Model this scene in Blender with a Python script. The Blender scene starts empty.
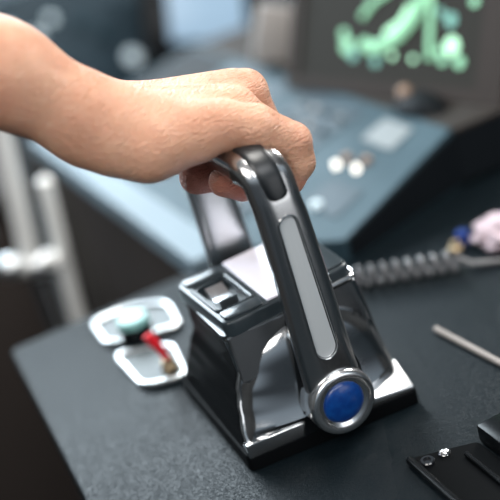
import bpy, bmesh, math, random
import numpy as np
from mathutils import Vector, Matrix, noise
random.seed(7)
S = bpy.context.scene
COL = S.collection
PI = math.pi

# ------------------------------------------------------------------ camera
cam_d = bpy.data.cameras.new('camera'); cam = bpy.data.objects.new('camera', cam_d); COL.objects.link(cam)
Fw = Vector((0.27489, 0.86988, -0.40956)); Rt = Vector((0.88246, -0.39738, -0.25172)); Up = Vector((0.38171, 0.29223, 0.87687))
mw = Matrix((Rt, Up, -Fw)).transposed().to_4x4(); mw.translation = Vector((-0.16523, -0.52348, 0.35))
cam.matrix_world = mw
cam_d.sensor_width = 36; cam_d.lens = 72; cam_d.clip_start = 0.01
cam_d.dof.use_dof = True; cam_d.dof.focus_distance = 0.548; cam_d.dof.aperture_fstop = 3.3
S.camera = cam

# ------------------------------------------------------------------ light
S.view_settings.view_transform = 'Standard'; S.view_settings.look = 'None'
S.view_settings.gamma = 1.0; S.view_settings.use_curve_mapping = False
S.view_settings.exposure = 0.0
w = bpy.data.worlds.new('world'); S.world = w; w.use_nodes = True
nt = w.node_tree; bg = nt.nodes['Background']
tc = nt.nodes.new('ShaderNodeTexCoord'); sp = nt.nodes.new('ShaderNodeSeparateXYZ'); cr = nt.nodes.new('ShaderNodeValToRGB')
nt.links.new(tc.outputs['Generated'], sp.inputs[0]); nt.links.new(sp.outputs['Z'], cr.inputs[0]); nt.links.new(cr.outputs[0], bg.inputs[0])
cr.color_ramp.elements[0].position = 0.0; cr.color_ramp.elements[0].color = (0.10, 0.12, 0.14, 1)
cr.color_ramp.elements[1].position = 0.35; cr.color_ramp.elements[1].color = (0.62, 0.74, 0.85, 1)
bg.inputs[1].default_value = 0.6

def area(name, loc, target, sx, sy, power, color):
    l = bpy.data.lights.new(name, 'AREA'); l.shape = 'RECTANGLE'; l.size = sx; l.size_y = sy; l.energy = power; l.color = color
    o = bpy.data.objects.new(name, l); COL.objects.link(o); o.location = loc
    o.rotation_euler = (Vector(target) - Vector(loc)).to_track_quat('-Z', 'Y').to_euler()
    return o
area('window_daylight_back', (-0.40, 1.80, 1.02), (0, 0, 0.1), 2.0, 0.75, 92, (0.80, 0.92, 1.0))
area('window_daylight_side', (-0.75, -0.75, 1.10), (0, 0, 0.15), 0.8, 0.6, 12, (1.0, 0.96, 0.92))
area('added_top_light', (0.22, -0.10, 1.30), (0, 0, 0.15), 0.45, 0.45, 14, (1.0, 0.97, 0.92))  # unseen overhead lamp, added to brighten the top of the hand
area('added_front_fill', (0.25, -1.25, 1.15), (0, 0, 0.15), 0.9, 0.5, 9, (0.97, 0.98, 1.0))  # unseen fill behind the camera, added for the lever face and hand
area('window_daylight_right', (1.1, 0.5, 0.95), (0, 0, 0.15), 0.5, 0.5, 22, (1.0, 0.98, 0.95))
area('added_low_fill', (0.50, -1.30, 0.0), (0, 0, 0.05), 0.5, 0.9, 2.8, (0.95, 0.97, 1.0))  # low unseen lamp, added to give the lever front a bright reflection

# ------------------------------------------------------------------ materials
def mat(name, color, rough=0.5, metal=0.0, coat=0.0, emit=None, estr=0.0, sss=0.0, bump=None, vary=None, aniso=0.0, spec=0.5, ior=1.5):
    m = bpy.data.materials.new(name); m.use_nodes = True
    t = m.node_tree; b = t.nodes['Principled BSDF']
    b.inputs['Base Color'].default_value = (*color, 1); b.inputs['Roughness'].default_value = rough
    b.inputs['Metallic'].default_value = metal; b.inputs['Coat Weight'].default_value = coat
    b.inputs['Anisotropic'].default_value = aniso; b.inputs['Specular IOR Level'].default_value = spec; b.inputs['IOR'].default_value = ior
    if emit: b.inputs['Emission Color'].default_value = (*emit, 1); b.inputs['Emission Strength'].default_value = estr
    if sss:
        b.inputs['Subsurface Weight'].default_value = sss
        b.inputs['Subsurface Radius'].default_value = (1.0, 0.35, 0.2); b.inputs['Subsurface Scale'].default_value = 0.004
    c = t.nodes.new('ShaderNodeTexCoord')
    if vary:   # (scale, second colour, low, high)
        n = t.nodes.new('ShaderNodeTexNoise'); n.inputs['Scale'].default_value = vary[0]; n.inputs['Detail'].default_value = 4
        t.links.new(c.outputs['Object'], n.inputs['Vector'])
        r = t.nodes.new('ShaderNodeValToRGB'); r.color_ramp.elements[0].position = vary[2]; r.color_ramp.elements[1].position = vary[3]
        r.color_ramp.elements[0].color = (*color, 1); r.color_ramp.elements[1].color = (*vary[1], 1)
        t.links.new(n.outputs['Fac'], r.inputs[0]); t.links.new(r.outputs[0], b.inputs['Base Color'])
    if bump:   # (kind, scale, strength, distance)
        if bump[0] == 'voronoi':
            n = t.nodes.new('ShaderNodeTexVoronoi'); n.feature = 'DISTANCE_TO_EDGE'; out = n.outputs['Distance']
        else:
            n = t.nodes.new('ShaderNodeTexNoise'); n.inputs['Detail'].default_value = 5; out = n.outputs['Fac']
        n.inputs['Scale'].default_value = bump[1]
        mp = t.nodes.new('ShaderNodeMapping'); t.links.new(c.outputs['Object'], mp.inputs[0]); t.links.new(mp.outputs[0], n.inputs['Vector'])
        if len(bump) > 4: mp.inputs['Scale'].default_value = bump[4]
        bp = t.nodes.new('ShaderNodeBump'); bp.inputs['Strength'].default_value = bump[2]; bp.inputs['Distance'].default_value = bump[3]
        t.links.new(out, bp.inputs['Height']); t.links.new(bp.outputs[0], b.inputs['Normal'])
    return m

def leather_mat():
    m = mat('black_leather', (0.004, 0.007, 0.009), 0.34, ior=1.19)
    t = m.node_tree; b = t.nodes['Principled BSDF']; c = t.nodes.new('ShaderNodeTexCoord')
    v = t.nodes.new('ShaderNodeTexVoronoi'); v.feature = 'DISTANCE_TO_EDGE'; v.inputs['Scale'].default_value = 420; v.inputs['Randomness'].default_value = 1
    n = t.nodes.new('ShaderNodeTexNoise'); n.inputs['Scale'].default_value = 180; n.inputs['Detail'].default_value = 5
    mx = t.nodes.new('ShaderNodeMixRGB'); mx.inputs[0].default_value = 0.012
    t.links.new(c.outputs['Object'], mx.inputs[1]); t.links.new(n.outputs['Color'], mx.inputs[2])
    t.links.new(c.outputs['Object'], n.inputs['Vector']); t.links.new(mx.outputs[0], v.inputs['Vector'])
    n2 = t.nodes.new('ShaderNodeTexNoise'); n2.inputs['Scale'].default_value = 60; n2.inputs['Detail'].default_value = 6
    t.links.new(c.outputs['Object'], n2.inputs['Vector'])
    r = t.nodes.new('ShaderNodeMapRange'); r.inputs['From Max'].default_value = 0.12
    t.links.new(v.outputs['Distance'], r.inputs['Value'])
    ad = t.nodes.new('ShaderNodeMath'); ad.operation = 'ADD'; t.links.new(r.outputs[0], ad.inputs[0]); t.links.new(n2.outputs['Fac'], ad.inputs[1])
    bp = t.nodes.new('ShaderNodeBump'); bp.inputs['Strength'].default_value = 0.28; bp.inputs['Distance'].default_value = 0.0006
    t.links.new(ad.outputs[0], bp.inputs['Height']); t.links.new(bp.outputs[0], b.inputs['Normal'])
    return m

def skin_mat():
    m = mat('skin', (0.62, 0.36, 0.25), 0.38, sss=0.25)
    t = m.node_tree; b = t.nodes['Principled BSDF']; c = t.nodes.new('ShaderNodeTexCoord')
    # colour: paler and redder zones, finer mottling
    n = t.nodes.new('ShaderNodeTexNoise'); n.inputs['Scale'].default_value = 38; n.inputs['Detail'].default_value = 5
    t.links.new(c.outputs['Object'], n.inputs['Vector'])
    r = t.nodes.new('ShaderNodeValToRGB'); r.color_ramp.elements[0].position = 0.3; r.color_ramp.elements[1].position = 0.7
    r.color_ramp.elements[0].color = (0.55, 0.255, 0.155, 1); r.color_ramp.elements[1].color = (0.68, 0.385, 0.250, 1)
    t.links.new(n.outputs['Fac'], r.inputs[0])
    at = t.nodes.new('ShaderNodeAttribute'); at.attribute_name = 'flush'
    mx = t.nodes.new('ShaderNodeMixRGB'); mx.inputs[2].default_value = (0.56, 0.17, 0.13, 1)
    t.links.new(at.outputs['Fac'], mx.inputs[0]); t.links.new(r.outputs[0], mx.inputs[1]); t.links.new(mx.outputs[0], b.inputs['Base Color'])
    # relief: fine cross-hatched lines and pores
    acc = None
    for rot, sc, wt in (((0, 0.5, 0.4), (1, 1, 5), 1.0), ((0.3, -0.75, 0.2), (1, 1, 6), 0.9), ((0, 0, 0), (1, 1, 1), 0.6)):
        mp = t.nodes.new('ShaderNodeMapping'); mp.inputs['Rotation'].default_value = rot; mp.inputs['Scale'].default_value = sc
        t.links.new(c.outputs['Object'], mp.inputs[0])
        q = t.nodes.new('ShaderNodeTexNoise'); q.inputs['Scale'].default_value = 260 if wt > .7 else 700; q.inputs['Detail'].default_value = 3
        t.links.new(mp.outputs[0], q.inputs['Vector'])
        k = t.nodes.new('ShaderNodeMath'); k.operation = 'MULTIPLY'; k.inputs[1].default_value = wt; t.links.new(q.outputs['Fac'], k.inputs[0])
        if acc is None: acc = k.outputs[0]
        else:
            a = t.nodes.new('ShaderNodeMath'); a.operation = 'ADD'; t.links.new(acc, a.inputs[0]); t.links.new(k.outputs[0], a.inputs[1]); acc = a.outputs[0]
    bp = t.nodes.new('ShaderNodeBump'); bp.inputs['Strength'].default_value = 0.9; bp.inputs['Distance'].default_value = 0.0016
    t.links.new(acc, bp.inputs['Height']); t.links.new(bp.outputs[0], b.inputs['Normal'])
    return m

M = dict(
    leather=leather_mat(), skin=skin_mat(),
    chrome=mat('polished_chrome', (0.62, 0.62, 0.62), 0.09, 1),
    dark_chrome=mat('smoked_chrome', (0.42, 0.43, 0.44), 0.15, 1),
    lever=mat('polished_gunmetal', (0.60, 0.60, 0.60), 0.21, 1),
    satin=mat('satin_steel', (0.66, 0.68, 0.69), 0.3, 1),
    brushed=mat('brushed_silver', (0.50, 0.53, 0.54), 0.5, 0.25, bump=('noise', 300, 0.3, 0.0004, (1, 1, 0.12))),
    black_gloss=mat('black_gloss_plastic', (0.008, 0.009, 0.011), 0.12, coat=0.5),
    black=mat('black_plastic', (0.004, 0.005, 0.006), 0.25, spec=0.12),
    rubber=mat('black_rubber', (0.010, 0.012, 0.014), 0.33),
    cap=mat('slate_gloss_plastic', (0.022, 0.030, 0.035), 0.28, 0.0, coat=0.12, spec=0.3),
    plate=mat('painted_sky_plate', (0.80, 0.76, 0.84), 0.25, 0.1),  # pale lavender colour stands in for sky reflected in glossy plastic
    blue=mat('blue_enamel', (0.001, 0.030, 0.17), 0.3, coat=0.3, vary=(260, (0.002, 0.050, 0.22), 0.4, 0.7)),
    desk=mat('blue_grey_panel', (0.030, 0.058, 0.074), 0.5, vary=(14, (0.050, 0.085, 0.105), 0.35, 0.7), spec=0.3, ior=1.25),
    panel_dark=mat('dark_slate_panel', (0.03, 0.05, 0.065), 0.4, spec=0.1),
    desk_trim=mat('pale_blue_trim', (0.15, 0.20, 0.235), 0.5, ior=1.3),
    post=mat('painted_sheen_chrome', (0.72, 0.72, 0.70), 0.28, 0.2),  # chrome's bright reflections put into a pale base colour
    switch_plate=mat('dull_silver_plate', (0.08, 0.095, 0.10), 0.5, 0.1),
    cheek=mat('dull_gunmetal', (0.20, 0.21, 0.22), 0.35, 0.9),
    ring=mat('bright_chrome_ring', (0.85, 0.86, 0.87), 0.22, 1),
    side=mat('matt_black_side', (0.006, 0.008, 0.010), 0.6, spec=0.1),
    flank=mat('soft_black_plastic', (0.003, 0.0035, 0.004), 0.45, ior=1.10),
    brown=mat('dark_brown_panel', (0.040, 0.033, 0.030), 0.6, spec=0.1),
    ledge=mat('brown_grey_ledge', (0.035, 0.030, 0.027), 0.6, spec=0.1),
    floor=mat('dark_floor', (0.05, 0.044, 0.042), 0.55, vary=(3, (0.03, 0.028, 0.028), 0.4, 0.6), spec=0.1),
    wall=mat('blue_grey_wall', (0.13, 0.17, 0.20), 0.6, vary=(2.2, (0.06, 0.08, 0.10), 0.4, 0.62)),
    wall_dark=mat('dark_wall', (0.05, 0.048, 0.046), 0.7),
    ceiling=mat('grey_ceiling', (0.30, 0.31, 0.32), 0.7),
    seat=mat('blue_grey_vinyl', (0.10, 0.14, 0.17), 0.5),
    greyp=mat('warm_grey_plastic', (0.30, 0.28, 0.265), 0.5),
    pale=mat('pale_key', (0.16, 0.18, 0.185), 0.5),
    white_lit=mat('lit_button', (0.8, 0.78, 0.72), 0.4, emit=(1.0, 0.93, 0.82), estr=2.6),
    pale_glow=mat('dim_glow_spot', (0.5, 0.6, 0.62), 0.4, emit=(0.75, 0.9, 1.0), estr=0.5),  # faint glow for blurred light spots; on the far board it imitates glints
    amber=mat('amber_key', (0.30, 0.19, 0.13), 0.4),
    screen=mat('dark_screen', (0.02, 0.02, 0.018), 0.7, emit=(0.16, 0.15, 0.13), estr=0.10, spec=0.1),
    green=mat('green_chart_line', (0.1, 0.3, 0.18), 0.5, emit=(0.38, 0.75, 0.47), estr=0.95),
    green2=mat('bright_green_chart_line', (0.2, 0.5, 0.3), 0.5, emit=(0.58, 0.98, 0.66), estr=1.35),
    teal_s=mat('dim_teal_chart_line', (0.1, 0.3, 0.25), 0.5, emit=(0.30, 0.62, 0.52), estr=0.45),
    blue_s=mat('lit_blue_screen', (0.1, 0.15, 0.2), 0.3, emit=(0.42, 0.60, 0.78), estr=0.62),
    teal=mat('pale_teal_knob', (0.20, 0.42, 0.40), 0.35),
    red=mat('red_lever_sleeve', (0.55, 0.01, 0.02), 0.3),
    brass=mat('dull_brass', (0.25, 0.19, 0.12), 0.35, 0.9),
    pink=mat('pale_pink_tissue', (0.42, 0.33, 0.36), 0.8),
    navy=mat('navy_cap', (0.01, 0.03, 0.16), 0.35),
    cord=mat('black_cord', (0.11, 0.11, 0.115), 0.35),
)

# ------------------------------------------------------------------ helpers
def tag(o, label=None, cat=None, group=None, kind=None):
    if label: o['label'] = label
    if cat: o['category'] = cat
    if group: o['group'] = group
    if kind: o['kind'] = kind
    return o
def thing(name, loc, label, cat, group=None):
    o = bpy.data.objects.new(name, None); COL.objects.link(o); o.location = loc; o.empty_display_size = 0.02
    return tag(o, label, cat, group)
def wloc(o):
    v = Vector((0, 0, 0))
    while o is not None: v += o.location; o = o.parent
    return v
def link(name, bm, m, parent=None, smooth=True, origin=None, auto=35):
    """bm is in world coordinates; the object's origin goes to the parent's origin or to `origin`"""
    me = bpy.data.meshes.new(name); o = bpy.data.objects.new(name, me); COL.objects.link(o)
    if parent is not None: base = wloc(parent); o.parent = parent
    else: base = Vector(origin or (0, 0, 0)); o.location = base
    bmesh.ops.recalc_face_normals(bm, faces=bm.faces)
    for v in bm.verts: v.co -= base
    for f in bm.faces: f.smooth = smooth
    for e in bm.edges:
        if len(e.link_faces) == 2 and e.calc_face_angle(0) > math.radians(auto): e.smooth = False
    bm.to_mesh(me); bm.free(); me.materials.append(M[m])
    return o
def box(bm, c, s, bevel=0.0, seg=2, rotz=0.0):
    r = bmesh.ops.create_cube(bm, size=1.0); vs = r['verts']
    bmesh.ops.scale(bm, vec=Vector(s), verts=vs)
    if bevel: 
        es = list({e for v in vs for e in v.link_edges})
        rr = bmesh.ops.bevel(bm, geom=es, offset=bevel, segments=seg, profile=0.5, affect='EDGES')
        vs = list({v for f in rr['faces'] for v in f.verts} | {v for v in vs if v.is_valid})
    if rotz: bmesh.ops.rotate(bm, cent=(0, 0, 0), matrix=Matrix.Rotation(rotz, 3, 'Z'), verts=vs)
    bmesh.ops.translate(bm, vec=Vector(c), verts=vs)
    return bm
def B(c, s, bevel=0.0, seg=2, rotz=0.0): return box(bmesh.new(), c, s, bevel, seg, rotz)
def loft(rings, caps=True, closed=True, bm=None):
    bm = bm or bmesh.new(); R = [[bm.verts.new(p) for p in r] for r in rings]
    n = len(R[0])
    for a, b in zip(R[:-1], R[1:]):
        for i in range(n if closed else n - 1):
            j = (i + 1) % n; bm.faces.new((a[i], a[j], b[j], b[i]))
    if caps: bm.faces.new(list(reversed(R[0]))); bm.faces.new(R[-1])
    return bm
def tube(path, rad, n=12, bm=None, closed=False):
    pts = [Vector(p) for p in path]; rings = []; up = None
    for i, p in enumerate(pts):
        if closed: d = pts[(i + 1) % len(pts)] - pts[i - 1]
        else: d = pts[min(i + 1, len(pts) - 1)] - pts[max(i - 1, 0)]
        d.normalize()
        if up is None: up = Vector((0, 0, 1)) if abs(d.z) < .9 else Vector((1, 0, 0))
        s = d.cross(up).normalized(); up = s.cross(d).normalized()
        r = rad[i] if isinstance(rad, (list, tuple)) else rad
        rings.append([p + s * (math.cos(2 * PI * k / n) * r) + up * (math.sin(2 * PI * k / n) * r) for k in range(n)])
    if closed: rings.append(rings[0]); return loft_closed(rings, bm)
    return loft(rings, True, True, bm)
def loft_closed(rings, bm=None):
    bm = bm or bmesh.new(); rings = rings[:-1]; R = [[bm.verts.new(p) for p in r] for r in rings]; n = len(R[0])
    for q in range(len(R)):
        a, b = R[q], R[(q + 1) % len(R)]
        for i in range(n): j = (i + 1) % n; bm.faces.new((a[i], a[j], b[j], b[i]))
    return bm
def round_poly(pts, r, seg=6):
    out = []; n = len(pts)
    for i in range(n):
        p = Vector(pts[i][:2]); a = Vector(pts[i - 1][:2]) - p; b = Vector(pts[(i + 1) % n][:2]) - p
        rr = r[i] if isinstance(r, (list, tuple)) else r
        la, lb = a.length, b.length; rr = min(rr, la * .45, lb * .45)
        A = p + a / la * rr; Bq = p + b / lb * rr
        for k in range(seg + 1):
            t = k / seg; out.append(A * (1 - t) ** 2 + p * 2 * t * (1 - t) + Bq * t * t)
    return out
def prism(pts, z0, z1, bevel=0.0, bm=None):
    """pts 2D outline; z0, z1 numbers or functions of (x, y)"""
    f0 = z0 if callable(z0) else (lambda x, y: z0); f1 = z1 if callable(z1) else (lambda x, y: z1)
    c = Vector((sum(p[0] for p in pts) / len(pts), sum(p[1] for p in pts) / len(pts)))
    rings = [[(p[0], p[1], f0(p[0], p[1])) for p in pts]]
    if bevel:
        rings.append([(p[0], p[1], f1(p[0], p[1]) - bevel) for p in pts])
        for k in (1, 2, 3):
            a = k / 3 * PI / 2; q = []
            for p in pts:
                v = Vector(p[:2]) - c; l = v.length; v = v * (1 - bevel * (1 - math.cos(a)) / l) + c
                q.append((v.x, v.y, f1(p[0], p[1]) - bevel * (1 - math.sin(a))))
            rings.append(q)
    else: rings.append([(p[0], p[1], f1(p[0], p[1])) for p in pts])
    return loft(rings, True, True, bm)
def lathe(profile, c, axis='Z', n=48, bm=None):
    """profile of (radius, height) revolved about an axis through c; 'Y' points to -y"""
    rings = []
    for r, h in profile:
        ring = []
        for k in range(n):
            a = 2 * PI * k / n; x, y = r * math.cos(a), r * math.sin(a)
            ring.append((c[0] + x, c[1] + y, c[2] + h) if axis == 'Z' else (c[0] + x, c[1] - h, c[2] + y))
        rings.append(ring)
    return loft(rings, True, True, bm)
def cut(o, bm_cut):
    me = bpy.data.meshes.new('cutter'); bmesh.ops.recalc_face_normals(bm_cut, faces=bm_cut.faces); bm_cut.to_mesh(me); bm_cut.free()
    c = bpy.data.objects.new('cutter', me); COL.objects.link(c); c.location = wloc(o)
    for v in me.vertices: v.co -= c.location
    md = o.modifiers.new('b', 'BOOLEAN'); md.operation = 'DIFFERENCE'; md.solver = 'EXACT'; md.object = c
    bpy.context.view_layer.update(); dg = bpy.context.evaluated_depsgraph_get()
    new = bpy.data.meshes.new_from_object(o.evaluated_get(dg)); o.modifiers.remove(md); o.data = new
    bpy.data.objects.remove(c)
    b = bmesh.new(); b.from_mesh(new)
    for e in b.edges: e.smooth = not (len(e.link_faces) == 2 and e.calc_face_angle(0) > math.radians(35))
    b.to_mesh(new); b.free()

def tilted(c, s, ry, rx, rz, bev=0.004):
    bm = B((0, 0, 0), s, bev)
    bmesh.ops.rotate(bm, cent=(0, 0, 0), matrix=Matrix.Rotation(rz, 3, 'Z') @ Matrix.Rotation(rx, 3, 'X') @ Matrix.Rotation(ry, 3, 'Y'), verts=bm.verts)
    bmesh.ops.translate(bm, vec=c, verts=bm.verts); return bm

# ------------------------------------------------------------------ the setting
tag(link('floor', B((0.4, 0.6, -0.91), (4.4, 4.4, 0.02)), 'floor', smooth=False), kind='structure')
tag(link('wall_back', B((0.4, 2.2, -0.36), (4.4, 0.06, 1.08)), 'wall', smooth=False), kind='structure')
tag(link('wall_right', B((1.65, 0.6, 0.25), (0.06, 3.2, 2.3)), 'wall_dark', smooth=False), kind='structure')
tag(link('wall_left', B((-1.85, 0.6, 0.25), (0.06, 3.2, 2.3)), 'wall_dark', smooth=False), kind='structure')
tag(link('ceiling', B((0.4, 0.6, 1.42), (4.4, 4.4, 0.04)), 'ceiling', smooth=False), kind='structure')
tag(link('trim_back', B((0.4, 2.15, 0.17), (4.4, 0.05, 0.03), 0.006), 'desk_trim'), kind='structure')

# leather-topped console the control box stands on
con = thing('console', (0.2, -0.1, -0.9), 'black console with a grained leather top under the throttle control box', 'console')
cl = [(-0.1455, -0.45), (0.60, -0.45), (0.60, 0.1700), (0.2570, 0.1700), (0.1170, 0.1265), (0.0480, 0.2275), (-0.1453, 0.2275)]
lt = round_poly(cl, [0.01, 0.01, 0.001, 0.001, 0.001, 0.001, 0.006])
link('leather_top', prism(lt, -0.012, 0.0, 0.003), 'leather', con)
ci = [(-0.137, -0.44), (0.59, -0.44), (0.59, 0.165), (0.257, 0.162), (0.115, 0.120), (0.043, 0.2200), (-0.137, 0.2200)]
link('cabinet', prism([Vector(p) for p in ci], -0.9, -0.0121), 'side', con, smooth=False)

# ------------------------------------------------------------------ raised instrument desk
def dz(x, y=0): return 0.002 + max(0.0, x - 0.05) * 0.235
desk = thing('instrument_desk', (0.25, 0.45, -0.9), 'blue-grey sloping instrument desk behind the leather console, full of blurred keys', 'desk')
def sheet(pts, t, m, name, parent, off=0.0, r=0.0):
    q = round_poly(pts, r) if r else [Vector(p) for p in pts]
    return link(name, prism(q, lambda x, y: dz(x) + off - t, lambda x, y: dz(x) + off), m, parent, smooth=False)
slope = [(0.052, 0.1445), (0.118, 0.130), (0.256, 0.175), (0.256, 0.80), (0.012, 0.80)]
bm = prism([Vector(p) for p in [(0.0541, 0.2345), (0.118, 0.1300), (0.256, 0.175), (0.256, 0.80), (0.0345, 0.80), (0.0541, 0.2455)]], -0.03, lambda x, y: dz(x))
link('sloping_panel', bm, 'desk', desk, smooth=False)
link('desk_body', prism([Vector(p) for p in [(0.07, 0.240), (0.60, 0.240), (0.60, 0.80), (0.03, 0.80)]], -0.9, -0.031), 'brown', desk, smooth=False)
link('side_wall', prism([Vector(p) for p in [(0.121, 0.128), (0.258, 0.172), (0.60, 0.172), (0.60, 0.22), (0.25, 0.22), (0.119, 0.16)]], 0.0005, lambda x, y: min(0.047, dz(x) - .002)), 'side', desk, smooth=False)
link('ledge', prism([Vector(p) for p in [(0.2565, 0.2205), (0.60, 0.2205), (0.60, 0.80), (0.2565, 0.80)]], -0.03, 0.05), 'ledge', desk, smooth=False)
link('ledge_front', B((0.43, 0.196, 0.049), (0.346, 0.05, 0.004), 0.001), 'ledge', desk)
bm = prism([Vector(p) for p in [(0.0195, 0.2290), (0.0540, 0.2290), (0.034, 0.80), (-0.002, 0.80)]], -0.012, 0.0075)
link('edge_trim', bm, 'desk_trim', desk, smooth=False)
# dark recessed fields and pale key fields on the slope
for i, (pts, m) in enumerate([
    ([(0.085, 0.26), (0.150, 0.26), (0.140, 0.40), (0.075, 0.40)], 'panel_dark'),
    ([(0.070, 0.44), (0.150, 0.44), (0.150, 0.60), (0.060, 0.60)], 'panel_dark'),
    ([(0.168, 0.300), (0.245, 0.300), (0.245, 0.42), (0.168, 0.42)], 'panel_dark'),
    ([(0.165, 0.46), (0.245, 0.46), (0.245, 0.62), (0.165, 0.62)], 'panel_dark')]):
    sheet(pts, 0.001, m, 'instrument_field', desk, 0.0012, 0.006)
sheet([(0.048, 0.64), (0.250, 0.64), (0.250, 0.79), (0.040, 0.79)], 0.001, 'side', 'instrument_field', desk, 0.0012, 0.006)
sheet([(0.212, 0.205), (0.243, 0.213), (0.243, 0.262), (0.212, 0.256)], 0.001, 'pale', 'key_field', desk, 0.0015, 0.003)
sheet([(0.130, 0.165), (0.165, 0.175), (0.160, 0.225), (0.125, 0.220)], 0.001, 'panel_dark', 'instrument_field', desk, 0.0012, 0.004)
def button(x, y, r, m, h=0.005):
    o = link('button', lathe([(r, -0.001), (r, h * .7), (r * .85, h), (r * .01, h)], (x, y, dz(x))), m, desk)
    return o
for x, y, r, m in [(0.1750, 0.2400, 0.0030, 'white_lit'), (0.1800, 0.2120, 0.0030, 'white_lit'), (0.1860, 0.240, 0.0045, 'amber'), (0.1920, 0.214, 0.0045, 'amber'),
                   (0.131, 0.200, 0.005, 'pale_glow'), (0.1235, 0.252, 0.005, 'pale_glow')]: button(x, y, r, m)
for i in range(5):
    for j in range(3):
        button(0.094 + j * 0.020 - i * .001, 0.275 + i * 0.026, 0.0042, ('pale', 'greyp', 'amber')[(i * 2 + j) % 3] if (i + j) % 2 else 'panel_dark')
for i in range(4):
    for j in range(3):
        button(0.180 + j * 0.022, 0.315 + i * 0.027, 0.0040, ('greyp', 'pale', 'panel_dark')[(i + j * 2) % 3])
for i in range(4):
    for j in range(3):
        button(0.080 + j * 0.025, 0.46 + i * 0.035, 0.0055, ('pale', 'panel_dark', 'greyp')[(i + j) % 3])

# ------------------------------------------------------------------ chart monitor (faces the helm, leans back)
mon = thing('chart_monitor', (0.27, 0.32, 0.05), 'dark chart monitor with glowing green lines, top right behind the desk', 'monitor')
b0 = Vector((0.236, 0.452, 0.050)); b1 = Vector((0.312, 0.176, 0.050))
ex = (b1 - b0).normalized(); nrm = Vector((-ex.y, ex.x, 0)); nrm = -nrm if nrm.x > 0 else nrm        # towards the helm
tilt = math.radians(24); ey = (Vector((0, 0, 1)) * math.cos(tilt) - nrm * math.sin(tilt)).normalized(); ez = ex.cross(ey).normalized()
if ez.dot(nrm) < 0: ez = -ez
W = (b1 - b0).length; Hm = 0.185
def mp(a, b, c=0): return b0 + ex * a + ey * b + ez * c
def mslab(name, a0, a1, c0, c1, z0, z1, m, parent, bev=0.002):
    bm = bmesh.new(); r = bmesh.ops.create_cube(bm, size=1)
    bmesh.ops.bevel(bm, geom=bm.edges[:], offset=0.0001, segments=1, affect='EDGES')
    for v in bm.verts: v.co = mp(a0 + (v.co.x + .5) * (a1 - a0), c0 + (v.co.y + .5) * (c1 - c0), z0 + (v.co.z + .5) * (z1 - z0))
    return link(name, bm, m, parent, smooth=False)
mslab('housing', 0.0, W, 0.013, Hm, -0.028, -0.002, 'ledge', mon)
for a in ((0, W, 0, 0.014), (0, W, Hm - .012, Hm), (0, 0.014, .0141, Hm - .0121), (W - .03, W, .0141, Hm - .0121)):
    mslab('bezel', *a, -0.0019, 0.004, 'brown', mon)
scr = mslab('screen', 0.0141, W - .0301, 0.0141, Hm - .0121, -0.0019, 0.0006, 'screen', mon)
def glyph(pts, rr, m):
    link('chart_line', tube([mp(a, b, 0.0012) for a, b in pts], rr, 8), m, scr)
def dot(a, b, r, m):
    link('chart_mark', tube([mp(a, b, 0.0008), mp(a, b, 0.0016)], r, 20), m, scr)

glyph([(0.1094, 0.0500), (0.122, 0.0455), (0.1375, 0.0490), (0.1564, 0.0587), (0.1701, 0.0720), (0.1824, 0.0930), (0.186, 0.110)], 0.0062, 'green')
glyph([(0.140, 0.060), (0.158, 0.070), (0.168, 0.085)], 0.0035, 'green2')
glyph([(0.104, 0.075), (0.118, 0.090), (0.140, 0.100)], 0.0030, 'green')
glyph([(0.1916, 0.100), (0.1940, 0.070), (0.1972, 0.0367)], 0.0030, 'green')
for a, b, r, m in [(0.0860, 0.0470, 0.0080, 'green'), (0.0960, 0.0380, 0.0055, 'teal_s'), (0.0800, 0.0590, 0.0050, 'green'), (0.1497, 0.0392, 0.0032, 'green2'), (0.1771, 0.0370, 0.0030, 'green2'),
                   (0.1280, 0.0330, 0.0050, 'teal_s'), (0.2222, 0.0500, 0.0085, 'green2'), (0.2130, 0.0370, 0.0045, 'green'), (0.2080, 0.0450, 0.0040, 'green'), (0.2330, 0.0360, 0.0055, 'green'),
                   (0.2180, 0.0730, 0.0065, 'teal_s'), (0.2430, 0.0890, 0.0045, 'green'), (0.2050, 0.0800, 0.0040, 'teal_s')]: dot(a, b, r, m)

# ------------------------------------------------------------------ things on and around the desk
g = thing('grey_handset_box', (0.262, 0.60, 0.05), 'warm grey upright equipment box at the far end of the desk', 'box')
bm = B((0, 0, 0.0), (0.062, 0.03, 0.066), 0.005)
bmesh.ops.rotate(bm, cent=(0, 0, 0), matrix=Matrix.Rotation(math.radians(22), 3, 'Y') @ Matrix.Rotation(-0.35, 3, 'Z'), verts=bm.verts)
bmesh.ops.translate(bm, vec=(0.285, 0.555, 0.083), verts=bm.verts); link('case', bm, 'greyp', g)
bm = B((0, 0, 0), (0.018, 0.034, 0.066), 0.004)
bmesh.ops.rotate(bm, cent=(0, 0, 0), matrix=Matrix.Rotation(math.radians(22), 3, 'Y') @ Matrix.Rotation(-0.35, 3, 'Z'), verts=bm.verts)
bmesh.ops.translate(bm, vec=(0.325, 0.540, 0.083), verts=bm.verts); link('side_panel', bm, 'black', g)

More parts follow.
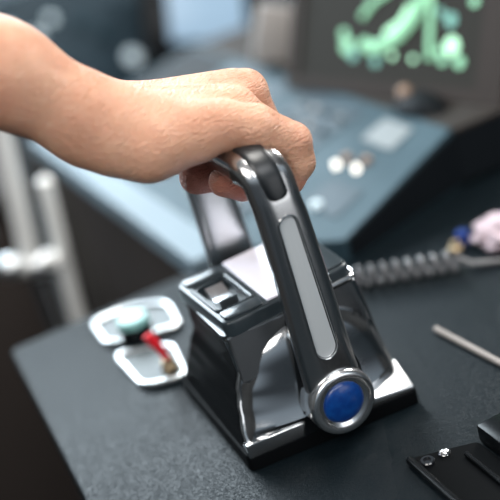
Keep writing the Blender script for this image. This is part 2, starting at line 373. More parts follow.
# invented board; its glowing round spots stand in for out-of-focus glints
sb = thing('glint_board', (0.15, 1.06, -0.9), 'made-up dark slate board with glowing spots for blurred glints, far behind the wrist', 'glint board')
link('pedestal', B((0.15, 1.14, -0.47), (0.26, 0.10, 0.86), 0.01), 'wall_dark', sb)
link('board', tilted((0.15, 1.08, 0.055), (0.30, 0.04, 0.20), 0.0, -0.3, 0, 0.008), 'panel_dark', sb)
for x, z, r, m in [(0.228, 0.012, 0.012, 'pale_glow'), (0.098, 0.088, 0.008, 'pale_glow'), (0.128, 0.105, 0.007, 'pale_glow'), (0.170, 0.085, 0.009, 'desk'), (0.120, 0.040, 0.010, 'desk'),
                   (0.060, 0.110, 0.008, 'pale_glow'), (0.200, 0.060, 0.010, 'desk'), (0.055, 0.040, 0.009, 'desk')]:
    yb = 1.057 + (z - 0.055) * 0.31
    link('round_spot', lathe([(r, -0.002), (r, 0.012), (r * .8, 0.015), (0.0001, 0.015)], (x, yb, z), 'Y', 24), m, sb)

# far blue display
d = thing('far_display', (0.30, 0.98, -0.9), 'dark framed display glowing pale blue, far behind the hand', 'monitor')
link('frame', tilted((0.350, 1.0, 0.050), (0.20, 0.03, 0.17), 0.28, -0.3, 0, 0.01), 'black', d)
link('screen', tilted((0.352, 0.982, 0.062), (0.125, 0.008, 0.110), 0.28, -0.3, 0, 0.003), 'blue_s', d)
link('pedestal', B((0.350, 1.06, -0.47), (0.10, 0.08, 0.86), 0.01), 'wall_dark', d)

# ------------------------------------------------------------------ throttle control box
tb = thing('throttle_control', (0, 0, 0), 'chrome and black twin-lever throttle control box with blue round pivot cap', 'throttle control')
# base plate
base_pts = round_poly([(-0.0545, -0.0590), (0.0545, -0.0715), (0.0540, 0.058), (-0.0545, 0.0615)], 0.005)
link('base_plate', prism(base_pts, 0.0003, 0.0105, 0.002), 'flank', tb)
# body: rings from foot to neck; the front carries a round bulge either side of the lever
def body_ring(z):
    t = (z - 0.0106) / (0.0795 - 0.0106)
    prof = [(0, 1.05), (0.12, 1.02), (0.3, 0.95), (0.45, 0.895), (0.62, 0.815), (0.8, 0.835), (1.0, 0.875)]
    for (a, pa), (b, pb) in zip(prof[:-1], prof[1:]):
        if a <= t <= b + 1e-9: s = (t - a) / (b - a); s = s * s * (3 - 2 * s); k = pa + (pb - pa) * s; break
    kx = 0.0500 * k; kr = 0.0500 * (1.06 - 0.18 * t ** 1.6)
    yb = 0.0575 + (0.029 - 0.0575) * min(1, t * 1.05) ** .8
    yf = -0.0580 + (0.0165) * (1 - (1 - min(1, t / .55)) ** 2)
    cx = 0.001 * t
    pts = round_poly([(cx - kx, yf), (cx + kr, yf - .003), (cx + kr, yb), (cx - kx, yb)], 0.005, 5)
    # resample
    P = [Vector(p) for p in pts]; L = [0]
    for i in range(len(P)): L.append(L[-1] + (P[(i + 1) % len(P)] - P[i]).length)
    out = []
    # fixed samples: walk each side with equal counts
    segs = 4; per = 44; step = len(P) // segs
    for sI in range(segs):
        idx = list(range(sI * step, (sI + 1) * step))
        # corner arc then straight to next arc
        for q in idx: out.append(P[q].copy())
        a = P[idx[-1]]; b = P[(idx[-1] + 1) % len(P)]
        for q in range(1, per): out.append(a.lerp(b, q / per))
    res = []
    for p in out:
        y = p.y
        if y < yf + 0.004:
            q = (p.x - cx) / ((kx if p.x < cx else kr) - 0.0025); e = (z - 0.036) / 0.0385 if z > 0.036 else 0.0
            rr = q * q + e * e
            if rr < 1: y -= 0.0150 * math.sqrt(1 - rr) * min(1, max(0, (z - 0.0106) / 0.012)) 
        res.append((p.x, y, z))
    return res
zs = [0.0106 + (0.0795 - 0.0106) * i / 46 for i in range(47)]
body = link('body', loft([body_ring(z) for z in zs]), 'dark_chrome', tb, auto=40)
body.data.materials.append(M['flank'])
for pz in body.data.polygons:            # the two flanks and the back are black plastic
    yfz = -0.0580 + 0.0165 * (1 - (1 - min(1, (pz.center.z - .0106) / .0689 / .55)) ** 2)
    if (pz.center.y > yfz + 0.0025 and abs(pz.center.x) > 0.034) or pz.center.y > 0.0: pz.material_index = 1
# chrome bead down the front corners
for sx in (-1, 1):
    path = []
    for z in zs[2:-1:2]:
        R = body_ring(z); xm = max(r[0] * sx for r in R); yf_ = -0.0580 + 0.0165 * (1 - (1 - min(1, (z - .0106) / .0689 / .55)) ** 2)
        p = (sx * (xm - 0.0012), yf_ + (0.0008 if sx < 0 else -0.0022))
        path.append((p[0], p[1], z))
    if sx < 0: link('corner_bead', tube(path, 0.0010, 8), 'chrome', tb)
# chrome toes at the foot
def wedge(name, pts_bottom, z0, z_front, z_back, m):
    (x0, y0), (x1, y1), (x2, y2), (x3, y3) = pts_bottom      # front left, front right, back right, back left
    bm = bmesh.new(); lo = [bm.verts.new((x, y, z0)) for x, y in pts_bottom]
    hi = [bm.verts.new((x, y, z)) for (x, y), z in zip(pts_bottom, (z_front[0], z_front[1], z_back[1], z_back[0]))]
    bm.faces.new(lo[::-1]); bm.faces.new(hi)
    for i in range(4): j = (i + 1) % 4; bm.faces.new((lo[i], lo[j], hi[j], hi[i]))
    bmesh.ops.bevel(bm, geom=bm.edges[:], offset=0.0009, segments=3, affect='EDGES', profile=.5)
    return link(name, bm, m, tb)
wedge('toe', [(-0.0530, -0.0590), (-0.0165, -0.0630), (-0.0165, -0.0520), (-0.0530, -0.0500)], 0.0085, (0.0185, 0.0185), (0.0150, 0.0200), 'chrome')
wedge('toe', [(0.0260, -0.0665), (0.0530, -0.0700), (0.0535, -0.0500), (0.0250, -0.0500)], 0.0085, (0.0145, 0.0125), (0.0185, 0.0225), 'satin')
bm = loft([[(-0.0185, -0.0640, 0.0100), (0.0260, -0.0660, 0.0100), (0.0260, -0.0500, 0.0100), (-0.0185, -0.0500, 0.0100)],
           [(-0.0130, -0.0630, 0.0400), (0.0250, -0.0640, 0.0400), (0.0250, -0.0480, 0.0400), (-0.0130, -0.0480, 0.0400)],
           [(-0.0060, -0.0570, 0.0760), (0.0170, -0.0570, 0.0760), (0.0170, -0.0440, 0.0760), (-0.0060, -0.0440, 0.0760)]])
link('lever_mount', bm, 'black', tb)
# grey triangular cheek under the top at the front left
bm = bmesh.new(); v = [bm.verts.new(p) for p in [(-0.0405, -0.0448, 0.0795), (0.004, -0.0460, 0.0795), (-0.032, -0.0480, 0.0500), (-0.0400, -0.0445, 0.0480),
                                                (-0.0405, -0.040, 0.0795), (0.004, -0.040, 0.0795), (-0.032, -0.040, 0.0500), (-0.0390, -0.040, 0.0480)]]
for f in ((0, 1, 2, 3), (7, 6, 5, 4), (0, 4, 5, 1), (1, 5, 6, 2), (2, 6, 7, 3), (3, 7, 4, 0)): bm.faces.new([v[i] for i in f])
bmesh.ops.bevel(bm, geom=bm.edges[:], offset=0.0006, segments=2, affect='EDGES')
link('cheek_panel', bm, 'cheek', tb)
# top cover
top_pts = round_poly([(-0.0440, 0.0290), (-0.0405, -0.0455), (0.0450, -0.0390), (0.0475, 0.0340)], [0.006, 0.006, 0.008, 0.008])
top = link('top_cover', prism(top_pts, 0.0790, 0.0885, 0.002), 'cap', tb)
cut(top, prism(round_poly([(-0.0375, 0.0100), (-0.0355, -0.0270), (-0.0170, -0.0270), (-0.0180, 0.0120)], 0.003), 0.0835, 0.1))
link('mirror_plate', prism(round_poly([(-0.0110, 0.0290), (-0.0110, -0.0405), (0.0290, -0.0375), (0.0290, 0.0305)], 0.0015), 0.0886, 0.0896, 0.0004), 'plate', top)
link('end_plate', prism(round_poly([(0.0300, 0.0310), (0.0300, -0.0370), (0.0430, -0.0365), (0.0455, 0.0315)], [0.001, 0.001, 0.006, 0.006]), 0.0886, 0.0898, 0.0004), 'cap', top)
link('edge_strip', tube([(0.006, -0.0437, 0.0812), (0.038, -0.0412, 0.0812), (0.0435, -0.0400, 0.0812), (0.0465, -0.0360, 0.0812), (0.0485, 0.02, 0.0812)], 0.0013, 8), 'chrome', top)
link('switch_frame', tube([(x, y, 0.0888) for x, y in round_poly([(-0.0395, 0.0130), (-0.0375, -0.0295), (-0.0150, -0.0295), (-0.0160, 0.0150)], 0.004)], 0.0012, 8, closed=True), 'cap', top)
bm = bmesh.new()
link('raised_pad', prism(round_poly([(-0.0385, -0.0310), (-0.0380, -0.0420), (-0.0140, -0.0425), (-0.0140, -0.0310)], 0.003), 0.0886, 0.0900, 0.0006, bm), 'cap', top)
link('raised_pad', prism(round_poly([(-0.0410, 0.0270), (-0.0400, 0.0160), (-0.0150, 0.0170), (-0.0150, 0.0280)], 0.003), 0.0886, 0.0900, 0.0006), 'cap', top)
bm = bmesh.new()
prof = [(-0.012, 0.0905), (-0.004, 0.0868), (0.0, 0.0862), (0.004, 0.0868), (0.012, 0.0900), (0.012, 0.0838), (-0.012, 0.0838)]
rk = link('rocker_switch', loft([[(x, -0.0085 + yy, zz) for yy, zz in prof] for x in (-0.0330, -0.0215)]), 'satin', top, auto=60)
link('rocker_mark', prism(round_poly([(-0.0305, -0.0180), (-0.0240, -0.0180), (-0.0240, -0.0140), (-0.0305, -0.0140)], .001), 0.0860, lambda x, y: 0.0868 + (-0.0085 - 0.004 - y) / .008 * .0037 + .0004), 'pale', rk)

# levers ------------------------------------------------------------
def superell(w, t, n=36, p=3.0):
    out = []
    for k in range(n):
        a = 2 * PI * k / n; c, s = math.cos(a), math.sin(a)
        out.append((abs(c) ** (2 / p) * math.copysign(w / 2, c), abs(s) ** (2 / p) * math.copysign(t / 2, s)))
    return out
def lever_path(y0, dirn, yend):
    """centre line: up the plane y0, then over into the grip that runs towards yend. rows of (point, tangent, w, t)"""
    rows = []
    for z, x, w, t in [(0.030, 0.0040, 0.0340, 0.0150), (0.045, 0.0038, 0.0335, 0.0150), (0.060, 0.0032, 0.0325, 0.0148), (0.09, 0.0024, 0.0308, 0.0145),
                       (0.12, 0.0014, 0.0292, 0.0142), (0.145, 0.0002, 0.0278, 0.0140), (0.156, -0.0008, 0.0268, 0.0140)]:
        rows.append((Vector((x, y0, z)), Vector((0, 0, 1)), w, t))
    R = 0.0105; cz = 0.1655
    for k in range(1, 7):
        a = k / 7 * PI / 2
        rows.append((Vector((-0.0015 - k * .0004, y0 + dirn * R * (1 - math.cos(a)), cz + R * math.sin(a))), Vector((0, dirn * math.sin(a), math.cos(a))), 0.0268 + .0003 * k, 0.0140 + 0.0008 * k))
    ys = y0 + dirn * R
    for k in range(7):
        rows.append((Vector((-0.004, ys + (yend - ys) * k / 6, cz + R)), Vector((0, dirn, 0)), 0.0280, 0.0190))
    return rows
def lever(y0, dirn, yend, name='lever', zcap=True):
    rows = lever_path(y0, dirn, yend); rings = []
    for p, t, w_, th in rows:
        out = Vector((0, -dirn * t.z, dirn * t.y * dirn))     # outward normal in the y-z plane
        out = Vector((0, -dirn * abs(t.z), abs(t.y)))
        rings.append([p + Vector((1, 0, 0)) * a + out * b for a, b in superell(w_, th, 56, 3.0)])
    bm = loft(rings)
    lv = link(name, bm, 'lever' if dirn > 0 else 'satin', tb, auto=50)
    return lv, rows
lv, rows = lever(-0.0695, 1, 0.020)
slot_out = []
def stadium(x0, z0, x1, z1, r0, r1, n=14):
    """outline in x-z between two end circles"""
    d = Vector((x1 - x0, z1 - z0)).normalized(); s = Vector((d.y, -d.x)); out = []
    for k in range(n + 1):
        a = PI * k / n; out.append((x0 + (s.x * math.cos(a) - d.x * math.sin(a)) * r0, z0 + (s.y * math.cos(a) - d.y * math.sin(a)) * r0))
    for k in range(n + 1):
        a = PI * k / n; out.append((x1 + (-s.x * math.cos(a) + d.x * math.sin(a)) * r1, z1 + (-s.y * math.cos(a) + d.y * math.sin(a)) * r1))
    return out
st = stadium(0.0030, 0.0665, -0.0002, 0.1435, 0.0066, 0.0052)
cut(lv, loft([[(x, -0.0752, z) for x, z in st], [(x, -0.09, z) for x, z in st]]))
sti = stadium(0.0030, 0.0665, -0.0002, 0.1435, 0.0060, 0.0046)
link('slot_insert', loft([[(x, -0.0750, z) for x, z in sti], [(x, -0.0757, z) for x, z in sti]]), 'brushed', lv)
link('slot_rim', tube([(x, -0.0767, z) for x, z in stadium(0.0030, 0.0665, -0.0002, 0.1435, 0.0070, 0.0056)], 0.00055, 8, closed=True), 'chrome', lv)
# black rubber strip over the bend
rings = []
full = []
for i, (p, t, w_, th) in enumerate(rows):
    out = Vector((0, -abs(t.z), abs(t.y))); full.append((p + out * th / 2, out, t))
pts = []
P0 = full[6][0]                                     # z = .156
seq = [(P0 + Vector((0, 0, 0.0035)), full[6][1]), (P0 + Vector((0, 0, 0.0045)), full[6][1]), (P0 + Vector((0, 0, 0.0065)), full[6][1])] + [(f[0], f[1]) for f in full[7:]]
ws = [0.0062, 0.0098, 0.0118, 0.0124, 0.0126, 0.0126, 0.0128, 0.0130, 0.0130] + [0.013] * 7
for (p, out), wd in zip(seq, ws):
    rings.append([p + Vector((a - 0.0008, 0, 0)) + out * (b + 0.0002) for a, b in superell(wd, 0.0030, 20, 2.6)])
link('grip_insert', loft(rings), 'rubber', lv)
# pivot cap
pc = (0.0040, -0.0610, 0.0300)
cap_ = link('pivot_cap', lathe([(0.0175, 0), (0.0200, 0.002), (0.0202, 0.0160), (0.0196, 0.0182), (0.0182, 0.0192), (0.0140, 0.0188), (0.0128, 0.0176), (0.0001, 0.0180)], pc, 'Y', 64), 'ring', lv, auto=60)
link('blue_disc', lathe([(0.0127, 0.0172), (0.0125, 0.0180), (0.0105, 0.0190), (0.006, 0.0201), (0.0001, 0.0202)], pc, 'Y', 48), 'blue', cap_, auto=60)
# far lever
lv2, _ = lever(0.0500, -1, 0.0225, 'lever')
link('slot_insert', loft([[(x, 0.0560, z) for x, z in sti], [(x, 0.0580, z) for x, z in sti]]), 'brushed', lv2)
link('grip_strip', tube([(-0.0125, 0.0435, z) for z in (0.06, 0.09, 0.12, 0.15)], 0.002, 8), 'satin', lv2)
link('pivot_cap', lathe([(0.0195, -0.0135), (0.0195, 0.0), (0.017, 0.0015), (0.0001, 0.0015)], (0.004, 0.045, 0.030), 'Y', 48), 'chrome', lv2)

# ------------------------------------------------------------------ hand and forearm: one continuous surface
def build_hand():
    h = 0.0013
    lo = np.array([-0.262, -0.090, 0.118]); hi = np.array([0.062, 0.060, 0.420])
    N = np.ceil((hi - lo) / h).astype(int)
    xs, ys, zs_ = [(lo[i] + np.arange(N[i]) * h).astype(np.float32) for i in range(3)]
    D = np.full(N, 0.2, np.float32)
    def seg(a, b, ra, rb, k, sub=False, pad=0.02):
        a = np.array(a, np.float32); b = np.array(b, np.float32); m = max(ra, rb) + pad + k
        l0 = np.clip(((np.minimum(a, b) - m - lo) / h).astype(int), 0, N); l1 = np.clip(((np.maximum(a, b) + m - lo) / h).astype(int) + 1, 0, N)
        if np.any(l1 <= l0): return
        X = xs[l0[0]:l1[0], None, None]; Y = ys[None, l0[1]:l1[1], None]; Z = zs_[None, None, l0[2]:l1[2]]
        d = b - a; L2 = float(d @ d) + 1e-12
        t = np.clip(((X - a[0]) * d[0] + (Y - a[1]) * d[1] + (Z - a[2]) * d[2]) / L2, 0, 1)
        q = np.sqrt((X - a[0] - t * d[0]) ** 2 + (Y - a[1] - t * d[1]) ** 2 + (Z - a[2] - t * d[2]) ** 2) - (ra + (rb - ra) * t)
        s = D[l0[0]:l1[0], l0[1]:l1[1], l0[2]:l1[2]]
        if sub: q = -q; hh = np.clip(0.5 - 0.5 * (s - q) / k, 0, 1); s[...] = s * (1 - hh) + q * hh + k * hh * (1 - hh)
        else: hh = np.clip(0.5 + 0.5 * (s - q) / k, 0, 1); s[...] = q * hh + s * (1 - hh) - k * hh * (1 - hh)
    for s_ in HAND: seg(*s_)
    I = D < 0
    # surface nets
    c = np.zeros(N - 1, np.int32); off = [(i, j, k) for i in (0, 1) for j in (0, 1) for k in (0, 1)]
    sl = lambda o: tuple(slice(o[i], N[i] - 1 + o[i]) for i in range(3))
    for o in off: c += I[sl(o)]
    act = (c > 0) & (c < 8); idx = -np.ones(N - 1, np.int64); cells = np.argwhere(act); idx[act] = np.arange(len(cells))
    acc = np.zeros((len(cells), 3)); cnt = np.zeros(len(cells))
    for o in off:
        for ax in range(3):
            if o[ax]: continue
            o2 = list(o); o2[ax] = 1
            va = D[tuple((cells + o).T)]; vb = D[tuple((cells + o2).T)]; mk = (va < 0) != (vb < 0)
            t = np.where(mk, va / np.where(mk, va - vb, 1), 0); p = cells + np.array(o, float); p[:, ax] += t
            acc[mk] += p[mk]; cnt[mk] += 1
    V = lo + (acc / cnt[:, None]) * h
    Q = []
    for ax in range(3):
        b_, c_ = (ax + 1) % 3, (ax + 2) % 3
        s0 = [slice(1, N[i] - 1) for i in range(3)]; s1 = list(s0); s1[ax] = slice(2, N[ax])
        e = np.argwhere(I[tuple(s0)] != I[tuple(s1)]) + 1
        e = e[e[:, ax] < N[ax] - 1]
        db = np.zeros(3, int); db[b_] = 1; dc = np.zeros(3, int); dc[c_] = 1
        q = np.stack([idx[tuple((e - db - dc).T)], idx[tuple((e - dc).T)], idx[tuple(e.T)], idx[tuple((e - db).T)]], 1)
        fl = I[tuple(e.T)]; q[~fl] = q[~fl][:, ::-1]; Q.append(q[(q >= 0).all(1)])
    Q = np.concatenate(Q)
    me = bpy.data.meshes.new('forearm_and_hand'); me.from_pydata(V.tolist(), [], Q.tolist()); me.update()
    me.polygons.foreach_set('use_smooth', [True] * len(me.polygons))
    # blood-flushed finger pads and palm underside: a property of the skin there
    fa = me.attributes.new('flush', 'FLOAT', 'POINT'); val = np.zeros(len(V))
    for (cx, cy, cz, r, a) in FLUSH: val = np.maximum(val, a * np.clip(1 - np.linalg.norm(V - np.array([cx, cy, cz]), axis=1) / r, 0, 1) ** .7)
    fa.data.foreach_set('value', val.astype(np.float32))
    o = bpy.data.objects.new('forearm_and_hand', me); COL.objects.link(o); me.materials.append(M['skin'])
    o.location = (0, 0, 0)
    sm = o.modifiers.new('smooth', 'SMOOTH'); sm.factor = 0.5; sm.iterations = 3
    return tag(o, 'bare right hand and forearm from the left, gripping the throttle lever top', 'hand')
HAND = [
    # forearm (two bones wide), from the elbow side to the wrist
    ((-0.235, -0.005, 0.372), (-0.1046, -0.024, 0.2555), 0.031, 0.0238, 0.01),
    ((-0.220, 0.010, 0.350), (-0.1000, 0.000, 0.2500), 0.026, 0.0205, 0.02),
    ((-0.1046, -0.026, 0.2560), (-0.0720, -0.030, 0.2200), 0.0240, 0.0212, 0.012),
    ((-0.1000, 0.002, 0.2495), (-0.0640, 0.004, 0.2170), 0.0205, 0.0165, 0.012),
    # carpus and palm slab, four metacarpals
    ((-0.0720, -0.030, 0.2190), (-0.0540, -0.034, 0.2080), 0.0208, 0.0195, 0.014),
    ((-0.0620, 0.002, 0.2160), (-0.0400, 0.008, 0.2080), 0.0155, 0.0135, 0.014),
    ((-0.0600, -0.034, 0.2110), (-0.0110, -0.047, 0.1975), 0.0175, 0.0125, 0.012),   # little
    ((-0.0580, -0.018, 0.2110), (0.0050, -0.028, 0.1975), 0.0150, 0.0125, 0.010),    # ring
    ((-0.0560, -0.004, 0.2110), (0.0205, -0.008, 0.1985), 0.0140, 0.0130, 0.009),    # middle
    ((-0.0520, 0.010, 0.2090), (0.0200, 0.013, 0.1955), 0.0125, 0.0115, 0.009),      # index
    # heel of the hand, little-finger side
    ((-0.0620, -0.040, 0.2060), (-0.0510, -0.045, 0.1995), 0.0160, 0.0158, 0.010),
    ((-0.0510, -0.045, 0.1995), (-0.0260, -0.046, 0.1950), 0.0152, 0.0122, 0.008),
    ((-0.0400, -0.010, 0.1990), (-0.0200, -0.010, 0.1930), 0.0150, 0.0110, 0.010),
    # thumb: round the far side, under the grip
    ((-0.0450, 0.012, 0.2050), (-0.0330, 0.026, 0.1850), 0.0140, 0.0115, 0.008),
    ((-0.0330, 0.026, 0.1850), (-0.0200, 0.034, 0.1650), 0.0110, 0.0095, 0.004),
    ((-0.0200, 0.034, 0.1650), (-0.0020, 0.030, 0.1530), 0.0095, 0.0080, 0.003),
    # index
    ((0.0200, 0.013, 0.1955), (0.0330, 0.014, 0.1740), 0.0110, 0.0098, 0.004),
    ((0.0330, 0.014, 0.1740), (0.0260, 0.013, 0.1560), 0.0096, 0.0088, 0.0025),
    ((0.0260, 0.013, 0.1560), (0.0050, 0.011, 0.1520), 0.0086, 0.0078, 0.0025),
    # middle
    ((0.0205, -0.008, 0.1985), (0.0275, -0.009, 0.1710), 0.0122, 0.0100, 0.003),
    ((0.0275, -0.009, 0.1710), (0.0230, -0.010, 0.1520), 0.0098, 0.0095, 0.002),
    ((0.0230, -0.010, 0.1520), (-0.0215, -0.010, 0.1630), 0.0098, 0.0098, 0.002),
    # ring
    ((0.0050, -0.028, 0.1975), (0.0250, -0.030, 0.1750), 0.0115, 0.0100, 0.003),
    ((0.0270, -0.030, 0.1750), (0.0250, -0.031, 0.1540), 0.0098, 0.0092, 0.002),
    ((0.0250, -0.031, 0.1540), (-0.0030, -0.030, 0.1560), 0.0092, 0.0090, 0.0015),
    ((-0.0030, -0.030, 0.1560), (-0.0130, -0.030, 0.1620), 0.0090, 0.0085, 0.0015),
    # little finger, nearest the camera
    ((-0.0110, -0.047, 0.1985), (0.0050, -0.052, 0.1915), 0.0128, 0.0122, 0.004),
    ((0.0050, -0.052, 0.1915), (0.0225, -0.054, 0.1775), 0.0120, 0.0105, 0.003),
    ((0.0225, -0.054, 0.1775), (0.0230, -0.054, 0.1650), 0.0103, 0.0090, 0.0015),
    ((0.0230, -0.054, 0.1650), (0.0170, -0.052, 0.1560), 0.0090, 0.0072, 0.0015),
    ((0.0170, -0.052, 0.1560), (0.0130, -0.050, 0.1545), 0.0070, 0.0062, 0.0015),
    # tendons on the back of the hand
    ((-0.0420, 0.002, 0.2215), (0.0160, -0.006, 0.2105), 0.0020, 0.0028, 0.004),
    ((-0.0380, -0.012, 0.2215), (0.0030, -0.024, 0.2080), 0.0018, 0.0026, 0.004),
    # creases
    ((0.0010, -0.0655, 0.2010), (-0.0060, -0.0625, 0.1960), 0.0004, 0.0003, 0.0022, True),
    ((0.0035, -0.0650, 0.1985), (-0.0030, -0.0650, 0.1930), 0.0004, 0.0003, 0.0022, True),
    ((0.0000, -0.0500, 0.2090), (0.0060, -0.0600, 0.2030), 0.0004, 0.0003, 0.0022, True),
    ((0.0150, -0.0665, 0.1760), (0.0210, -0.0665, 0.1665), 0.0008, 0.0006, 0.0025, True),
    ((0.0170, -0.0655, 0.1660), (0.0260, -0.0650, 0.1630), 0.0004, 0.0003, 0.0020, True),
    ((-0.0560, -0.0640, 0.2180), (-0.0480, -0.0640, 0.1960), 0.0003, 0.0003, 0.0030, True),
    ((-0.0690, -0.0560, 0.2300), (-0.0660, -0.0600, 0.2050), 0.0003, 0.0003, 0.0030, True),
    ((-0.0405, -0.0590, 0.1810), (-0.0430, -0.0620, 0.1925), 0.0012, 0.0006, 0.0035, True),
    ((-0.0255, -0.0590, 0.1830), (-0.0290, -0.0615, 0.1945), 0.0014, 0.0006, 0.0035, True),
]
FLUSH = [(-0.015, -0.010, 0.155, 0.04, 1.), (-0.005, -0.033, 0.152, 0.032, 1.), (-0.03, -0.02, 0.178, 0.025, 1.), (0.018, -0.054, 0.153, 0.012, .35), (0.026, -0.06, 0.18, 0.012, .15),
         (-0.035, -0.05, 0.178, 0.02, .3)]
hand = build_hand()

# ------------------------------------------------------------------ switch panel on the leather, far left of the box
sw = thing('switch_unit', (-0.06, 0.15, 0.0), 'silver switch plates with a teal knob and red toggle, left of the throttle box', 'switches')
A = [(-0.0790, 0.2060), (-0.0790, 0.1600), (-0.0250, 0.1400), (-0.0200, 0.1850), (-0.0450, 0.2050)]
Bp = [(-0.0790, 0.1400), (-0.0760, 0.0790), (-0.0470, 0.0680), (-0.0400, 0.1180)]
link('plate', prism(round_poly(A, 0.008), 0.0, 0.0016), 'switch_plate', sw, smooth=False)
link('plate', prism(round_poly(Bp, 0.008), 0.0, 0.0016), 'switch_plate', sw, smooth=False)
link('rim', tube([(x, y, 0.003) for x, y in round_poly(A, 0.010)], 0.0019, 10, closed=True), 'satin', sw)
link('rim', tube([(x, y, 0.003) for x, y in round_poly(Bp, 0.010)], 0.0019, 10, closed=True), 'satin', sw)
kn = link('knob', lathe([(0.0125, 0.0016), (0.0125, 0.012), (0.0115, 0.0135), (0.0001, 0.0135)], (-0.0560, 0.1540, 0.0)), 'black', sw)
link('knob_top', lathe([(0.0120, 0.0136), (0.0122, 0.0170), (0.0110, 0.0195), (0.0001, 0.0200)], (-0.0560, 0.1540, 0.0)), 'teal', kn)
tg = link('toggle_base', lathe([(0.0060, 0.0016), (0.0060, 0.007), (0.0048, 0.0085), (0.0048, 0.0115), (0.0001, 0.0130)], (-0.0535, 0.0850, 0.0), n=12), 'brass', sw)
link('toggle_lever', tube([(-0.0535, 0.0850, 0.011), (-0.0555, 0.0865, 0.020), (-0.0590, 0.0885, 0.0290), (-0.0605, 0.0895, 0.0330)], [0.0024, 0.0030, 0.0042, 0.0034], 14), 'red', tg)

# ------------------------------------------------------------------ right-hand side of the console
# coiled cord
bm = bmesh.new(); pts = []; turns = 10
a = Vector((0.085, 0.0930, 0.0085)); b = Vector((0.163, 0.0450, 0.0085)); dirv = (b - a).normalized(); sd = Vector((-dirv.y, dirv.x, 0)); up = Vector((0, 0, 1))
for i in range(turns * 14 + 1):
    t = i / (turns * 14); an = 2 * PI * turns * t
    pts.append(a.lerp(b, t) + (sd * math.cos(an) + up * math.sin(an)) * 0.0068)
pts += [b + dirv * .01 + Vector((0, 0, -.004)), b + dirv * .03 + Vector((0, 0, -.006)), b + dirv * .08 + Vector((0.02, .02, -.006))]
tag(link('coiled_cord', tube(pts, 0.0022, 8), 'cord', origin=(0.13, 0.08, 0)), 'black coiled cord lying on the leather right of the throttle box', 'cord')
# beaded silver trim
bm = bmesh.new(); n = 34; a = Vector((0.1050, -0.0110, 0.0024)); b = Vector((0.1150, -0.135, 0.0024))
rr = [0.0011 + 0.0013 * abs(math.sin(i * PI / 4)) for i in range(n * 4 + 1)]
tag(link('metal_strip', tube([a.lerp(b, i / (n * 4)) for i in range(n * 4 + 1)], rr, 10), 'greyp', origin=(0.11, -0.05, 0)), 'thin beaded silver metal strip lying on the leather at the right', 'metal strip')
# bracket at the lower right
br = thing('slide_bracket', (0.04, -0.16, 0.0), 'black rail bracket with two screws at the bottom right corner', 'bracket')
link('plate', prism(round_poly([(0.0190, -0.1120), (0.0560, -0.1260), (0.0560, -0.2600), (0.0190, -0.2600)], 0.003), 0.0003, 0.0012), 'flank', br, smooth=False)
link('rail', tube([(0.0185, -0.1155, 0.003), (0.0180, -0.2600, 0.003)], [0.0024, 0.0024], 12), 'black', br)
link('rail', tube([(0.0445, -0.1320, 0.0028), (0.0440, -0.2600, 0.0028)], [0.0016, 0.0016], 12), 'black', br)
link('stop_block', B((0.066, -0.165, 0.006), (0.018, 0.080, 0.012), 0.002), 'black', br)
w1 = link('washer', lathe([(0.0042, 0.0012), (0.0042, 0.0030), (0.0036, 0.0036), (0.0022, 0.0036), (0.0018, 0.0024), (0.0001, 0.0024)], (0.0255, -0.1225, 0.0), n=28), 'black_gloss', br)
s1 = link('screw', lathe([(0.0036, 0.0012), (0.0036, 0.0026), (0.0024, 0.0037), (0.0001, 0.0041)], (0.0365, -0.1225, 0.0), n=28), 'chrome', br)
cut(s1, B((0.0365, -0.1225, 0.0042), (0.0052, 0.0008, 0.0012)))
# crumpled tissue and dark bits on the ledge side, far right
bm = bmesh.new(); bmesh.ops.create_icosphere(bm, subdivisions=4, radius=1)
for v in bm.verts:
    d0 = noise.noise(v.co * 2.1) * .35 + abs(noise.noise(v.co * 4.3)) * .4
    v.co = Vector((v.co.x * 0.016, v.co.y * 0.020, max(-0.9, v.co.z) * 0.011)) * (1 + d0); v.co += Vector((0.2080, 0.0520, 0.0105))
    v.co.z = max(v.co.z, 0.0004)
tag(link('crumpled_tissue', bm, 'pink', origin=(0.214, 0.050, 0)), 'crumpled pale pink tissue on the console at the right edge', 'tissue')
tag(link('bottle_cap', lathe([(0.0055, 0.0003), (0.0055, 0.008), (0.0045, 0.010), (0.0001, 0.010)], (0.1915, 0.079, 0.0), n=28), 'navy', origin=(0.1915, 0.079, 0)), 'small navy blue cap beside the pale pink tissue', 'cap')
tag(link('brass_fitting', lathe([(0.006, 0.0003), (0.006, 0.004), (0.0035, 0.006), (0.0035, 0.009), (0.0001, 0.010)], (0.1800, 0.072, 0.0), n=8), 'brass', origin=(0.18, 0.072, 0)), 'small dull brass fitting at the end of the coiled cord', 'fitting')

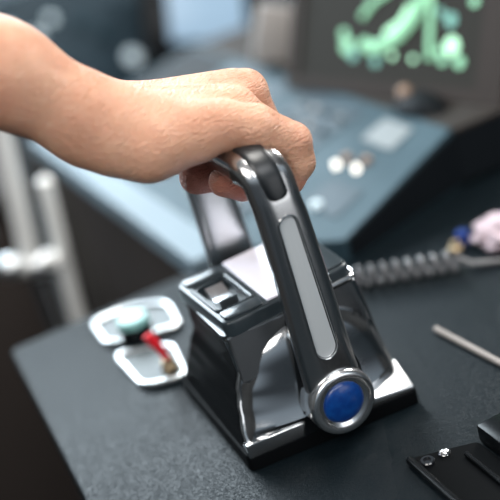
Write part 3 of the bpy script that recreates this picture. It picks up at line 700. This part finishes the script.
# dark lump (pointing device) on the ledge below the monitor
tp = thing('trackball', (0.27, 0.262, 0.05), 'dark rounded trackball unit in front of the chart monitor', 'trackball')
bm = bmesh.new(); bmesh.ops.create_uvsphere(bm, u_segments=28, v_segments=16, radius=1)
for v in bm.verts: v.co = Vector((v.co.x * .020 + .272, v.co.y * .034 + .247, max(0, v.co.z) * .016 + .0502))
link('housing', bm, 'side', tp)
bm = bmesh.new(); bmesh.ops.create_uvsphere(bm, u_segments=20, v_segments=12, radius=0.007); bmesh.ops.translate(bm, vec=(0.268, 0.262, 0.0645), verts=bm.verts); link('ball', bm, 'amber', tp)

# ------------------------------------------------------------------ left background: chrome rails, helm seat
rl = thing('chrome_handrail', (-0.07, 0.50, -0.9), 'blurred chrome handrail of two posts and a cross clamp, left edge', 'handrail')
link('post', tube([(-0.092, 0.50, -0.9), (-0.0840, 0.50, -0.05)], 0.0085, 20), 'dark_chrome', rl)
link('upper_post', tube([(-0.0840, 0.50, -0.0495), (-0.0560, 0.50, 0.150)], 0.0105, 20), 'post', rl)
link('post', tube([(-0.1200, 0.505, -0.9), (-0.0530, 0.505, -0.093), (-0.0385, 0.505, 0.035), (-0.038, 0.505, 0.04)], [0.0085, 0.0085, 0.0085, 0.004], 20), 'post', rl)
link('cross_clamp', tube([(-0.105, 0.497, -0.038), (-0.055, 0.497, -0.050)], 0.011, 20), 'post', rl)
for x, z in ((-0.105, -0.036), (-0.078, -0.046)): 
    bm = bmesh.new(); bmesh.ops.create_uvsphere(bm, u_segments=20, v_segments=12, radius=0.0135); bmesh.ops.translate(bm, vec=(x, 0.494, z), verts=bm.verts); link('clamp_knob', bm, 'satin', rl)
lk = thing('storage_locker', (-0.45, 1.15, -0.9), 'dark brown storage locker low behind the chrome handrail', 'locker')
link('carcass', B((-0.52, 1.20, -0.505), (1.00, 0.50, 0.79), 0.004), 'brown', lk, smooth=False)
link('lid', B((-0.52, 1.19, -0.097), (1.02, 0.53, 0.024), 0.006), 'brown', lk)
link('latch', B((-0.10, 0.940, -0.14), (0.03, 0.01, 0.03), 0.003), 'satin', lk)
st_ = thing('helm_seat', (0.15, 1.55, -0.9), 'blurred blue-grey helm seat in the far left background', 'seat')
link('backrest', tilted((0.10, 1.62, 0.03), (0.30, 0.08, 0.36), 0.1, -0.15, 0.2, 0.03), 'seat', st_)
link('cushion', B((0.22, 1.52, -0.22), (0.32, 0.24, 0.08), 0.03), 'seat', st_)
link('pedestal', tube([(0.22, 1.54, -0.9), (0.22, 1.54, -0.26)], 0.035, 20), 'dark_chrome', st_)
